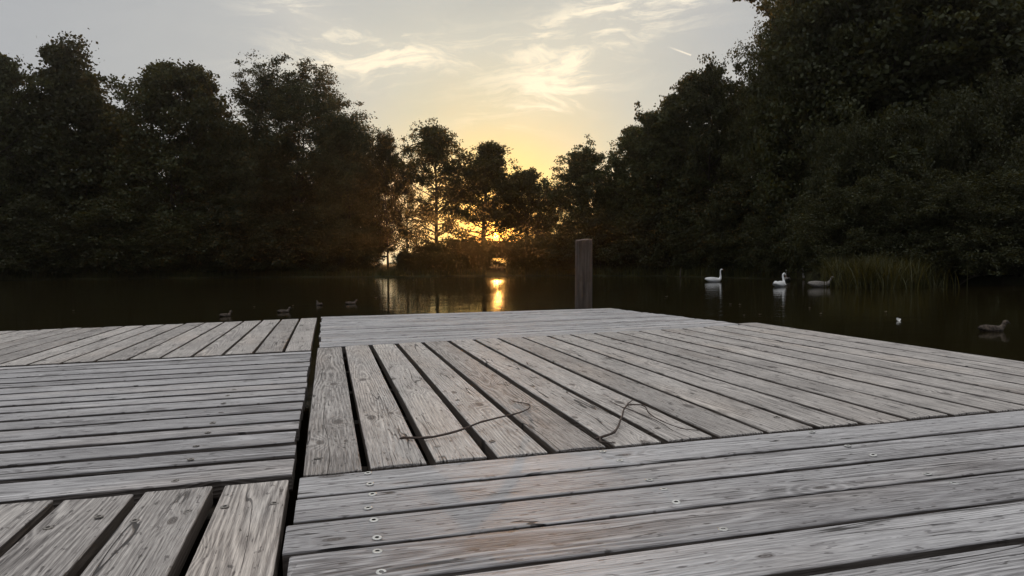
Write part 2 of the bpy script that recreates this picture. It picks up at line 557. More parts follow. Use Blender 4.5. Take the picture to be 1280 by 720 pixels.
# --- left platform
ld = empty('floating_deck'); ld.matrix_world = DM
tag(ld, 'grey weathered plank deck left of the long dark seam with nothing lying on it', 'deck', 'weathered plank platforms')
pl = []
for k in range(18):
    c = -.605 - 1.03 * k
    pl.append(('v', -17.0, -.05 + jj(.05), c + (.03 if k == 0 else 0), .885 + jj(.02)))
z_l0 = plane0
l0 = panel('plank_panel', pl, z_l0, ld)
sp = []
for i, (ax_, a0, a1, c, w) in enumerate(pl[:5]):
    for q in (-.27, .28):
        sp.append((c + q, -1.15 + jj(.12)))
screws(l0, sp, z_l0)
vg = [0.08, 1.24, 2.14, 3.24, 4.10, 5.2, 6.15, 7.21, 8.05, 8.9, 10.02, 11.1, 11.97, 13.12, 14.24, 15.3, 15.98]
pl = []
for k in range(16):
    g = random.uniform(.105, .15)
    a, b = vg[k] + g, vg[k + 1] - g
    pl.append(('u', -18.6, -.13 + jj(.03), (a + b) / 2, b - a))
z_l1 = plane0
l1 = panel('plank_panel', pl, z_l1, ld)
sp = []
for i, (ax_, a0, a1, c, w) in enumerate(pl[:9]):
    for q in (-.25, .25):
        sp.append((-1.75 - .02 * i, c + q * w / .9))
screws(l1, sp[::2], z_l1)
pl = []
for k in range(18):
    c = -.62 - 1.02 * k
    pl.append(('v', 16.12 + jj(.08), 32.2 + jj(.12), c, .90 + jj(.02)))
z_l2 = bil(-18.5, 0, 16, 32.2, .004, .004, -.004, .0)
panel('plank_panel', pl, z_l2, ld)

def frame(parent, u0, u1):
    mb = MB()
    a, b = u0 * P, u1 * P
    T = -.062
    for v in (-17.0, .06, 16.6, 32.0):           # cross beams where panels meet
        mb.box(a + .03, b - .03, v * P - .05, v * P + .05, T - .16, T)
    for u in (u0 + .35, (u0 + u1) / 2, u1 - .75):
        mb.box(u * P - .035, u * P + .035, -16.6 * P, 31.6 * P, T - .30, T - .165)
    for u in (u0 + 2.5, u1 - 2.5):               # legs down into the pond
        for v in (-14.0, 8.0, 29.5):
            mb.tube([(u * P, v * P, T - .30), (u * P, v * P, -2.0)], [.09, .09], 12)
    # joists of each panel
    lo, hi = u0, u1
    for (v0, v1, along) in ((-16.6, -.4, 'u' if parent is rd else 'v'), (.5, 16.2, 'v' if parent is rd else 'u'), (17.1, 31.5, 'u' if parent is rd else 'v')):
        if along == 'u':     # planks run along u, joists along v
            u = lo + .97
            while u < hi - .5:
                mb.box(u * P - .028, u * P + .028, v0 * P, v1 * P, T - .12, T + .001)
                u += 3.84
        else:
            v = v0 + 1.0
            while v < v1:
                mb.box(a + .06, b - .06, v * P - .028, v * P + .028, T - .12, T + .001)
                v += 3.84
    return mb.build('frame', M['frame'], parent)
frame(rd, 0.05, 18.4)
frame(ld, -18.5, -.2)

# ------------------------------------------------------------------ twigs on the deck
def on_deck(u, v, z=0.0):
    p = DM @ Vector((u * P, v * P, z))
    return np.array(p)

def twig(label, paths):
    base = on_deck(paths[0][0][0][0], paths[0][0][0][1])
    mb = MB()
    for pts, r0_, r1_ in paths:
        W = [on_deck(*p) - base for p in pts]
        # densify
        D, R = [], []
        n = len(W)
        for i in range(n - 1):
            for q in range(4):
                f = q / 4
                p0, p1, p2, p3 = W[max(i - 1, 0)], W[i], W[i + 1], W[min(i + 2, n - 1)]
                pt = .5 * ((2 * p1) + (-p0 + p2) * f + (2 * p0 - 5 * p1 + 4 * p2 - p3) * f * f + (-p0 + 3 * p1 - 3 * p2 + p3) * f ** 3)
                D.append(pt + np.array([jj(.0007), jj(.0007), jj(.0005)]))
                R.append((r0_ + (r1_ - r0_) * (i + f) / (n - 1)) * (1 + jj(.10) + (.25 if q == 0 and i else 0)))
        D.append(W[-1]); R.append(r1_)
        mb.tube(D, [r * .68 for r in R], 7)
    o = mb.build('twig', M['twig'], None, True)
    o.location = base
    tag(o, label, 'twig')
    return o
q = .004
twig('long single curved dark twig bridging the plank gaps on the right deck',
     [([(1.71, 1.74, .006), (2.11, 1.51, .008), (2.65, 1.56, .016), (3.21, 1.93, .024), (3.93, 2.51, .018), (4.2, 2.85, .012), (4.49, 3.25, .010), (4.60, 3.7, .008), (4.52, 4.0, .005), (4.39, 4.27, .004)], .0050, .0016),
      ([(1.74, 1.72, .006), (1.66, 1.70, .004)], .0062, .003)])
twig('forked dark twig with thin side shoots beside the plank joint on the right deck',
     [([(4.92, .52, .006), (5.34, .72, .010), (5.80, 1.5, .016), (6.21, 2.29, .018), (6.50, 2.80, .014), (6.85, 3.34, .008)], .0052, .0022),
      ([(6.24, 2.35, .018), (6.42, 2.53, .020), (6.62, 2.30, .022), (6.50, 1.75, .016), (6.51, 1.21, .010), (6.61, .68, .007), (6.91, .47, .004)], .0034, .0015),
      ([(6.20, 2.25, .018), (6.31, 2.35, .014), (6.43, 1.31, .010), (6.44, .64, .004)], .0022, .0012),
      ([(6.22, 2.3, .018), (6.28, 2.9, .012), (6.4, 3.51, .004)], .0022, .001),
      ([(5.02, .56, .008), (4.95, .35, .003), (5.15, .2, .003)], .0035, .002)])

# ------------------------------------------------------------------ mooring post behind the deck
pb = at_depth(728.5, 384, 7.35)
ptop = at_depth(728.5, 299.5, 7.35)
def make_post():
    mb = MB()
    w = .080
    n = 20
    V, Fc = [], []
    zs = [-1.6, -.3, 0, .2, .4, .6, .8, 1.0, ptop[2] - .012, ptop[2]]
    for i, z in enumerate(zs):
        k = w * (1 + .012 * math.sin(3 * z)) * (.955 if i == len(zs) - 1 else 1)
        for j in range(n):
            t = 2 * math.pi * (j + .5) / n
            c, s = math.cos(t), math.sin(t)
            e = 5.0
            zt = (.010 * math.sin(t + 1) + jj(.005)) if i >= len(zs) - 2 else 0
            rr = k / ((abs(c) ** e + abs(s) ** e) ** (1 / e)) * (1 + jj(.006))
            V.append((rr * c, rr * s, z + zt))
    for i in range(len(zs) - 1):
        for j in range(n):
            j2 = (j + 1) % n
            Fc.append((i * n + j, i * n + j2, (i + 1) * n + j2, (i + 1) * n + j))
    Fc.append(tuple((len(zs) - 1) * n + j for j in range(n)))
    mb.add(V, Fc)
    o = mb.build('mooring_post', M['post'])
    o.location = (pb[0], pb[1], 0)
    o.rotation_euler = (0, .012, .12)
    tag(o, 'square brown timber post standing in the water behind the far deck edge', 'post')
make_post()

# ------------------------------------------------------------------ pond, banks
SH_A = [-180, -150, -110, -80, -50, -36, -21, -10, 0, 8, 13, 17, 20.5, 22.4, 23.4, 26, 31, 36, 50, 80, 120, 150, 180]
SH_R = [14, 15, 30, 48, 60, 62, 55, 50, 48.5, 46, 42.5, 39, 37, 35.5, 29.2, 28.6, 30, 31, 27, 24, 20, 16, 14]
def shore(az):
    d = math.degrees(az)
    return float(np.interp(d, SH_A, SH_R)) + .35 * math.sin(az * 31) + .25 * math.sin(az * 67 + 1)

def polar(name, rows, mat, label_kind):
    na = 360
    V, Q = [], []
    az = [-math.pi + 2 * math.pi * k / na for k in range(na)]
    for row in rows:
        for a in az:
            r, z = row(a)
            V.append((r * math.sin(a), r * math.cos(a), z))
    for i in range(len(rows) - 1):
        for k in range(na):
            k2 = (k + 1) % na
            Q.append((i * na + k2, i * na + k, (i + 1) * na + k, (i + 1) * na + k2))
    me = quads_mesh(name, V, Q)
    me.polygons.foreach_set('use_smooth', [True] * len(me.polygons))
    o = link(name, me, mat)
    o['kind'] = 'structure'
    return o

def bump_z(a, r): return .10 * math.sin(a * 23 + r * .9) + .07 * math.sin(a * 51 - r * .5)
grows = [lambda a: (.01, -1.6), lambda a: (shore(a) * .6, -1.5), lambda a: (shore(a) - 2.0, -.8)]
for dr, z in ((-.3, -.12), (0.15, .05), (.5, .20), (1.2, .34), (3.0, .46), (7, .55), (14, .6), (30, .6), (60, .5), (110, .35)):
    grows.append(lambda a, dr=dr, z=z: (shore(a) + dr, z + (bump_z(a, dr) * .5 if dr > .4 else 0)))
polar('ground', grows, M['ground'], 0)
wrows = [lambda a: (.01, 0.0)] + [lambda a, f=f: (shore(a) * f, 0.0) for f in (.1, .25, .5, .75, .9)] + [lambda a: (shore(a) + .35, 0.0)]
polar('water', wrows, M['water'], 0)

# ------------------------------------------------------------------ trees
def perp(d):
    a = np.cross(d, (0.31, 0.17, 0.9))
    a /= np.linalg.norm(a)
    return a, np.cross(a, d)

def leaves_mesh(name, C, size, aspect, seed, updown=0.0):
    """a leaf-shaped quad for every point of C"""
    g = np.random.default_rng(seed)
    n = len(C)
    a = g.normal(size=(n, 3)); a[:, 2] -= updown
    a /= np.linalg.norm(a, axis=1)[:, None]
    b = g.normal(size=(n, 3))
    b -= (b * a).sum(1)[:, None] * a
    b /= np.linalg.norm(b, axis=1)[:, None]
    L = size * g.uniform(.65, 1.35, n)[:, None]
    W = L * aspect
    V = np.empty((n, 4, 3))
    nn = np.cross(a, b)
    V[:, 0] = C - a * L * .5
    V[:, 1] = C + b * W * .5 + nn * L * .06
    V[:, 2] = C + a * L * .5
    V[:, 3] = C - b * W * .5 + nn * L * .06
    Q = np.arange(4 * n).reshape(n, 4)
    return quads_mesh(name, V.reshape(-1, 3), Q, {'lv': g.uniform(0, 1, n)})

def make_tree(seed, H=10.0, R=2.8, base=.18, shape='ovoid', limbs=46, subs=6, per=46, leaf=.13, aspect=.7, spread=.30, stems=1, mat='alder', droop=0.0, bare=None, density=1.0, el=(5, 62), shell=0):
    g = np.random.default_rng(seed)
    mb = MB()
    C = []
    def env(t):
        x = np.clip((t - base) / (1 - base), 0, 1)
        if shape == 'cone':
            return R * (1 - x) ** .75 * min(1, (x + .10) * 4.0)
        if shape == 'round':
            return R * math.sqrt(max(0, 1 - (2 * x - 1) ** 2)) * 1.0 + .15
        if shape == 'dome':
            return R * math.sqrt(max(0.02, 1 - x ** 2.2))
        return R * (math.sin(math.pi * min(1, x * .92 + .08) ** .75)) ** .8 + .12
    lump = g.uniform(0, 6.28, 6)
    for sidx in range(stems):
        a0 = g.uniform(0, 6.28)
        lean = (0 if stems == 1 else .16) * H * g.uniform(.5, 1.2)
        Hs = H * (1 if sidx == 0 else g.uniform(.78, .97))
        bx = np.array([math.cos(a0), math.sin(a0), 0]) * (0 if stems == 1 else .15)
        TP, TR = [], []
        w1, w2 = g.uniform(0, 6.28, 2)
        r0_ = .017 * H * (1 if stems == 1 else .7)
        for i in range(13):
            t = i / 12
            p = bx + np.array([math.cos(a0), math.sin(a0), 0]) * lean * t ** 1.4
            p = p + np.array([math.sin(4 * t + w1) - math.sin(w1), math.cos(3.4 * t + w2) - math.cos(w2), 0]) * .018 * H * t
            p[2] = -.15 + (Hs * .97 + .15) * t
            TP.append(p); TR.append(max(.012, r0_ * (1 - t) ** .85 * (1.25 if i == 0 else 1)))
        mb.tube(TP, TR, 8)
        nl = limbs if stems == 1 else limbs // stems
        for i in range(nl):
            t = base + (1 - base) * ((i + g.uniform(0, 1)) / nl) ** .9 * .97
            f = t * 12; k = min(11, int(f))
            p0 = TP[k] + (TP[k + 1] - TP[k]) * (f - k)
            az = i * 2.39996 + g.uniform(-.5, .5) + sidx
            lum = 1 + .22 * math.sin(3 * az + lump[0] + 5 * t) + .18 * math.sin(7 * t * 3 + lump[1] + az)
            Lr = env(t) * g.uniform(.72, 1.18) * lum
            x = np.clip((t - base) / (1 - base), 0, 1)
            elv = math.radians(el[0] + (el[1] - el[0]) * x ** 1.3 + g.uniform(-10, 10))
            d = np.array([math.cos(az) * math.cos(elv), math.sin(az) * math.cos(elv), math.sin(elv)])
            Ll = Lr / max(.75, math.cos(elv))
            n = 6
            pts = [p0]
            for q in range(1, n + 1):
                dd = d + np.array([0, 0, (.25 - droop * 1.3) * (q / n)]) + g.normal(size=3) * .10
                dd /= np.linalg.norm(dd)
                pts.append(pts[-1] + dd * Ll / n)
            rr = max(.012, TR[k] * .5)
            mb.tube(pts, [max(.006, rr * (1 - .85 * q / n)) for q in range(n + 1)], 5, cap=False)
            for s_ in range(subs):
                fr = .30 + .70 * (s_ + g.uniform(.2, 1)) / subs
                f2 = min(fr, .999) * n; k2 = int(f2)
                q0 = pts[k2] + (pts[k2 + 1] - pts[k2]) * (f2 - k2)
                a_, b_ = perp(d)
                th = g.uniform(0, 6.28)
                sd = d * .55 + a_ * math.cos(th) * .8 + b_ * math.sin(th) * .8
                sd[2] += .15 - droop
                sd /= np.linalg.norm(sd)
                sl = Ll * g.uniform(.20, .42) * (1.1 - .5 * fr) + .18
                q1 = q0 + sd * sl * .5 + g.normal(size=3) * .03
                q2 = q1 + (sd + np.array([0, 0, -droop * .8])) * sl * .5
                mb.tube([q0, q1, q2], [.011, .008, .004], 3, cap=False)
                for c in (q0 * .4 + q1 * .6, q1, q2):
                    if g.uniform() > density:
                        continue
                    m = int(per * g.uniform(.6, 1.4))
                    sg = spread * g.uniform(.6, 1.25)
                    pc = c + g.normal(size=(m, 3)) * np.array([sg, sg, sg * (.62 + droop)]) * .8
                    C.append(pc)
        # leader tuft
        m = per * 2
        C.append(TP[-1] + g.normal(size=(m, 3)) * np.array([spread * .5, spread * .5, spread * .7]))
    # outer sprays that fill the crown to its outline
    for _ in range(shell):
        t = base + (1 - base) * g.uniform(.05, .97) ** .85
        az = g.uniform(0, 6.28)
        lum = 1 + .20 * math.sin(3 * az + lump[0] + 6 * t) + .16 * math.sin(9 * t + lump[1] + 2 * az) + .12 * math.sin(17 * t + lump[2] - 3 * az)
        rr = env(t) * lum * g.uniform(.62, 1.0)
        c = np.array([math.cos(az) * rr, math.sin(az) * rr, t * H])
        m = int(per * g.uniform(.9, 1.9)); sg = spread * g.uniform(.8, 1.6)
        C.append(c + g.normal(size=(m, 3)) * np.array([sg, sg, sg * .7]))
    C = np.concatenate(C)
    C = C[C[:, 2] > .05]
    if bare is not None:
        keep = np.ones(len(C), bool)
        for (z0, z1, pr) in bare:
            sel = (C[:, 2] > z0) & (C[:, 2] < z1)
            keep &= ~(sel & (g.uniform(size=len(C)) < pr))
        C = C[keep]
    me = bpy.data.meshes.new('trunk')
    me.from_pydata(mb.v, [], mb.f)
    me.polygons.foreach_set('use_smooth', [True] * len(me.polygons))
    me.materials.append(M['bark']); me.update()
    lm = leaves_mesh('crown', C, leaf, aspect, seed + 900, droop)
    lm.materials.append(M[mat])
    zs = np.percentile(C[:, 2], 99.9)
    hw = np.percentile(np.abs(C[:, :2]), 97)
    return dict(trunk=me, crown=lm, H=float(zs), R=float(hw))

TYPES = {}
def ttype(key, **kw):
    TYPES[key] = make_tree(**kw)
ttype('alder_a', seed=1, H=11, R=2.7, base=.06, shape='ovoid', limbs=60, per=40, leaf=.16, spread=.22, shell=170)
ttype('alder_b', seed=2, H=11, R=2.9, base=.05, shape='cone', limbs=66, per=40, leaf=.16, spread=.22, stems=2, shell=170)
ttype('alder_c', seed=3, H=11, R=3.0, base=.05, shape='ovoid', limbs=64, stems=2, per=42, leaf=.16, spread=.23, shell=190)
ttype('willow_a', seed=4, H=11, R=3.2, base=.05, shape='round', limbs=84, per=60, leaf=.13, aspect=.5, spread=.25, stems=3, mat='willow', el=(5, 60), shell=300)
ttype('willow_b', seed=5, H=11, R=2.8, base=.05, shape='ovoid', limbs=80, per=60, leaf=.13, aspect=.5, spread=.24, stems=2, mat='willow', el=(5, 60), shell=260)
ttype('dense_a', seed=6, H=10, R=3.2, base=.04, shape='dome', limbs=76, per=48, leaf=.15, spread=.28, shell=160)
ttype('sparse_a', seed=7, H=9, R=2.5, base=.12, shape='ovoid', limbs=58, per=36, leaf=.13, spread=.22, mat='thin', density=.82, bare=[(1.5, 4.4, .45)], shell=24)
ttype('sparse_b', seed=8, H=9, R=2.5, base=.12, shape='cone', limbs=60, per=38, leaf=.13, spread=.22, mat='thin', density=.92, bare=[(1.5, 2.2, .2), (2.2, 3.5, .74)], shell=40)
ttype('sparse_c', seed=9, H=7, R=2.6, base=.12, shape='dome', limbs=66, per=44, leaf=.13, spread=.22, mat='thin', density=.95, bare=[(1.9, 3.0, .68)], shell=60)
ttype('sparse_d', seed=12, H=7, R=2.4, base=.12, shape='round', limbs=46, per=26, leaf=.12, spread=.24, mat='thin', density=.8, shell=30)
ttype('round_a', seed=10, H=8, R=2.3, base=.08, shape='round', limbs=60, per=40, leaf=.15, spread=.21, mat='alder', shell=140)
ttype('shrub_a', seed=21, H=3.2, R=1.9, base=.03, shape='dome', limbs=48, subs=5, per=50, leaf=.11, spread=.22, stems=3, mat='shrub', el=(10, 70), shell=60)
ttype('shrub_b', seed=22, H=3.0, R=2.2, base=.03, shape='round', limbs=48, subs=5, per=50, leaf=.11, spread=.24, stems=4, mat='shrub', el=(5, 60), shell=60)
ttype('thin_shrub', seed=25, H=3.0, R=2.0, base=.02, shape='dome', limbs=60, subs=6, per=58, leaf=.11, spread=.22, stems=3, mat='thin', el=(10, 70), shell=60)
ttype('screen_shrub', seed=26, H=3.0, R=1.6, base=.35, shape='round', limbs=50, subs=6, per=56, leaf=.11, spread=.18, stems=3, mat='thin', el=(10, 60), shell=70, bare=[(0, 1.85, .96)])  # bush added to keep direct sun off the deck, bare below for the glint
ttype('lean_a', seed=23, H=5.2, R=3.0, base=.03, shape='dome', limbs=84, subs=6, per=50, leaf=.13, aspect=.45, spread=.22, stems=4, mat='willow', el=(0, 60), droop=.22, shell=80)

def hy(x):   # image row of the true horizon at column x
    return 325.0 + math.tan(ROLL) * (x - 640)

def plant(key, name, x, ytop, Y, hw, label, cat='tree', group=None, rz=None, ybase=None):
    """a tree whose top stands at image (x, ytop) when seen from the deck, Y metres ahead, hw pixels half wide"""
    t = TYPES[key]
    az_ = math.atan2(x - 640, F)
    Y = (shore(az_) + Y) * math.cos(az_)          # Y: metres behind the water line
    top = at_depth(x, ytop, Y)
    zb = .35
    e = empty(name, (float(top[0]), float(top[1]), zb), rz if rz is not None else random.uniform(0, 6.28))
    sz = (top[2] - zb) / t['H']
    sx = hw / F * Y / t['R']
    e.scale = (sx, sx, sz)
    link('trunk', t['trunk'], None, e)
    link('crown', t['crown'], None, e)
    tag(e, label, cat, group)
    return e

GF = 'trees standing along the pond bank'
def tree(key, name, x, yt, off, hw, label, rz=None): return plant(key, name, x, yt, off, hw, label, 'tree', GF, rz)
tree('alder_a', 'alder_tree', -12, 62, 5, 52, 'dark tree cut by the left edge of the picture')
tree('alder_b', 'alder_tree', 90, 50, 6, 56, 'tallest dark tree of the left bank with ragged double tip')
tree('alder_c', 'alder_tree', 208, 72, 5, 68, 'broad dark flat-topped tree between the ragged tip and the fine-leaved dome')
tree('willow_a', 'willow_tree', 364, 78, 5, 72, 'large dome-shaped fine-leaved tree left of the sunset gap')
tree('willow_b', 'willow_tree', 440, 140, 4, 46, 'sloping shorter tree on the right shoulder of the fine-leaved dome')
tree('sparse_a', 'alder_tree', 482, 163, 3.2, 24, 'slim lacy tree left of the pale gap at the shore, beside the sloping tree')
tree('sparse_d', 'alder_tree', 507, 183, 6, 27, 'small round tree in the dip between the fine-leaved trees and the airy tree')
tree('sparse_a', 'alder_tree', 543, 152, 4, 48, 'airy tree with visible trunk and yellow light through its crown')
tree('sparse_b', 'alder_tree', 603, 179, 4.5, 42, 'pointed tree just left of the setting sun', 4.10)
tree('sparse_c', 'alder_tree', 658, 210, 5, 42, 'lowest round tree just right of the setting sun', .698)
tree('sparse_d', 'birch_tree', 696, 221, 22, 34, 'thin yellow-lit tree far back in the lowest dip of the skyline')
tree('round_a', 'alder_tree', 729, 183, 4, 37, 'round-headed tree directly above the wooden post')
tree('alder_a', 'alder_tree', 792, 158, 4, 38, 'first step of the rising right tree line, next to the round head')
tree('alder_b', 'alder_tree', 838, 124, 4, 46, 'second step of the rising right tree line')
tree('alder_c', 'alder_tree', 884, 84, 4, 47, 'tree with a lone tufted tip above the single swan')
tree('willow_b', 'willow_tree', 982, -4, 6, 62, 'tall fine-leaved tree leaning over the tufted tip on the right bank')
tree('alder_c', 'alder_tree', 1030, -55, 8, 80, 'very tall dark tree rising out of the picture above the pair of swans')
tree('alder_a', 'alder_tree', 1105, -80, 9, 92, 'very tall dark tree rising out of the picture above the reeds')
tree('alder_b', 'alder_tree', 1195, -95, 9, 105, 'very tall dark tree right of the reeds behind the drooping bushes')
tree('alder_c', 'alder_tree', 1290, -60, 8, 105, 'very tall dark tree cut by the right edge of the picture')
GB = 'dark trees closing the gaps of the second row'
LB = 'dark tree of the second row, filling in behind the front trees of the bank'
for (key, x, yt, off, hw) in (('dense_a', 40, 128, 12, 68), ('dense_a', 150, 135, 12, 58), ('dense_a', 268, 150, 12, 62), ('dense_a', 322, 165, 11, 56), ('dense_a', 425, 165, 11, 52), ('dense_a', -60, 110, 12, 62),
                            ('dense_a', 780, 215, 10, 36), ('dense_a', 862, 165, 10, 46), ('dense_a', 940, 110, 12, 52), ('dense_a', 1010, 40, 15, 76), ('dense_a', 1150, 0, 16, 110), ('dense_a', 1250, -20, 16, 110), ('dense_a', 1340, -20, 16, 90)):
    plant(key, 'alder_tree', x, yt, off, hw, LB, 'tree', GB)
GS = 'low dark bushes under the bank trees'
LS = 'low dark bush at the foot of the bank trees, close to the water'
i = 0
for (x, yt, off, hw) in ((-20, 255, 2, 56), (40, 248, 2, 54), (100, 255, 2, 54), (160, 243, 2, 58), (225, 250, 2, 56), (285, 255, 2, 50), (335, 248, 2, 50), (385, 258, 2, 44), (430, 268, 1.8, 34), (455, 286, 1.5, 18),
                       (505, 312, 1.2, 12), (524, 314, 1.4, 17), (545, 300, 2.2, 20), (563, 309, 1.3, 24), (584, 296, 2.0, 20), (598, 304, 1.4, 17), (651, 296, 1.5, 25), (676, 288, 1.6, 30), (712, 278, 1.6, 34), (752, 264, 2, 36), (795, 254, 2, 40), (840, 246, 2, 42), (885, 236, 2, 44), (930, 228, 2, 46), (975, 220, 2.5, 50)):
    plant(('thin_shrub' if 500 < x < 700 else 'shrub_a') if i % 2 else ('thin_shrub' if 500 < x < 660 else 'shrub_b'), 'bush', x, yt, off, hw, LS, 'bush', GS, .5 if 560 < x < 680 else None)
    i += 1
for (x, yt, off, hw) in ((12, 285, 6, 44), (70, 288, 6, 44), (130, 286, 6, 44), (192, 288, 6, 44), (255, 286, 6, 44), (312, 286, 6, 40), (362, 288, 6, 40), (410, 290, 6, 34), (735, 292, 5, 30), (775, 290, 5, 32), (820, 288, 5, 34), (865, 284, 5, 34), (908, 280, 5, 36)):
    plant('shrub_b', 'bush', x, yt, off, hw, LS, 'bush', GS)
plant('screen_shrub', 'bush', 621, 296, 1.8, 24, 'thin bush with bare stems under the setting sun, added to screen the deck', 'bush', None, 1.222)
plant('lean_a', 'bush', 1003, 205, 2.2, 60, 'large overhanging bush left of the reeds, above the grey cygnets', 'bush')
plant('lean_a', 'bush', 1082, 222, 2.6, 66, 'drooping grey-green bush directly behind the reeds', 'bush')
plant('lean_a', 'bush', 1172, 222, 1.2, 72, 'wide drooping grey-green bush overhanging the water right of the reeds', 'bush')
plant('lean_a', 'bush', 1272, 210, .9, 84, 'grey-green bush hanging to the water at the right edge of the picture', 'bush')
plant('lean_a', 'bush', 1062, 150, 4.5, 60, 'taller bush rising behind the drooping one at the reeds', 'bush')
plant('lean_a', 'bush', 1135, 130, 4.0, 70, 'tall grey-green bush filling in between the reeds and the very tall trees', 'bush')
plant('lean_a', 'bush', 1228, 95, 4.5, 80, 'tallest grey-green bush of the right bank, near the right edge of the picture', 'bush')
plant('shrub_b', 'bush', 1215, 268, .3, 52, 'low dark bush at the water line between the two drooping bushes', 'bush')

# ------------------------------------------------------------------ bank grass and reeds
def blades(name, pos, hmin, hmax, w, mat, seed, lean=.35):
    g = np.random.default_rng(seed)
    n = len(pos)
    h = g.uniform(hmin, hmax, n)
    a = g.uniform(0, 6.28, n)
    dirv = np.stack([np.cos(a), np.sin(a), np.zeros(n)], 1)
    side = np.stack([-np.sin(a), np.cos(a), np.zeros(n)], 1)
    ln = g.uniform(.1, 1, n)[:, None] * lean
    seg = 4
    V = np.empty((n, seg + 1, 2, 3))
    for k in range(seg + 1):
        t = k / seg
        c = pos + dirv * (h[:, None] * ln * t ** 2.2) + np.array([0, 0, 1.0]) * (h * t * (1 - .18 * t * ln[:, 0]))[:, None]
        wd = w * (1 - t) ** .6 * .5 + .0008
        V[:, k, 0] = c - side * wd
        V[:, k, 1] = c + side * wd
    base = (np.arange(n) * (seg + 1) * 2)[:, None, None]
    q = np.array([[k * 2, k * 2 + 1, k * 2 + 3, k * 2 + 2] for k in range(seg)])[None]
    Q = (base + q).reshape(-1, 4)
    me = quads_mesh(name, V.reshape(-1, 3), Q, {'lv': np.repeat(g.uniform(0, 1, n), seg)})
    return link(name, me, M[mat])

g = np.random.default_rng(77)
az = g.uniform(-42, 21.5, 9000)
az = np.radians(np.where((az > -2.0) & (az < -.5), az - 8, az))
r = np.array([shore(a) for a in az]) + g.exponential(.8, 9000) - .05
o = blades('bank_grass', np.stack([r * np.sin(az), r * np.cos(az), np.full(9000, .05)], 1), .25, .75, .03, 'grass', 5)
tag(o, 'strip of dull green grass along the far water line', 'grass', kind='stuff')
PR = []
for (caz, cr, ns, sa, sr) in ((24.3, 27.9, 420, .40, .45), (24.9, 27.6, 420, .45, .5), (25.8, 27.2, 520, .40, .4), (26.6, 27.9, 460, .45, .5), (27.5, 27.2, 520, .35, .5), (28.3, 27.9, 420, .5, .5), (29.3, 28.2, 260, .5, .4), (30.4, 28.8, 140, .5, .3), (26.6, 27.6, 700, 1.6, .6)):
    a_ = np.radians(g.normal(caz, sa, ns)); r_ = g.normal(cr, sr, ns)
    PR.append(np.stack([r_ * np.sin(a_), r_ * np.cos(a_), np.full(ns, -.1)], 1)[a_ > math.radians(23.1)])
PR = np.concatenate(PR)
hp = .75 + .35 * np.sin(PR[:, 0] * 4.3) * np.sin(PR[:, 1] * 2.1 + 1) + g.normal(0, .12, len(PR))
PR[:, 2] -= np.clip(.55 - .5 * hp, 0, .6)
o = blades('reeds', PR, .55, 1.5, .024, 'reed', 6, .8)
tag(o, 'clump of yellow-green reeds standing in the water beside the cygnets', 'reeds', kind='stuff')

# ------------------------------------------------------------------ swans
def loft(spine, n=12):
    """spine rows: x, z, half width, half height, y offset -> one closed surface"""
    pts = [np.array((s[0], s[4] if len(s) > 4 else 0.0, s[1])) for s in spine]
    V, Fc = [], []
    prev = None
    for i, s in enumerate(spine):
        d = pts[min(i + 1, len(pts) - 1)] - pts[max(i - 1, 0)]
        d /= np.linalg.norm(d)
        side = np.array((0, 1.0, 0)) if prev is None else prev
        side = side - d * side.dot(d)
        side /= np.linalg.norm(side)
        prev = side
        up = np.cross(d, side)
        if i == 0 and up[2] < 0: up = -up
        for k in range(n):
            t = 2 * math.pi * k / n
            V.append(pts[i] + side * math.cos(t) * s[2] + up * math.sin(t) * s[3])
    for i in range(len(spine) - 1):
        for k in range(n):
            k2 = (k + 1) % n
            Fc.append((i * n + k, i * n + k2, (i + 1) * n + k2, (i + 1) * n + k))
    Fc.append(tuple(range(n - 1, -1, -1)))
    Fc.append(tuple((len(spine) - 1) * n + k for k in range(n)))
    return V, Fc

def sub(o, lv=1):
    m = o.modifiers.new('smooth', 'SUBSURF'); m.levels = lv; m.render_levels = lv

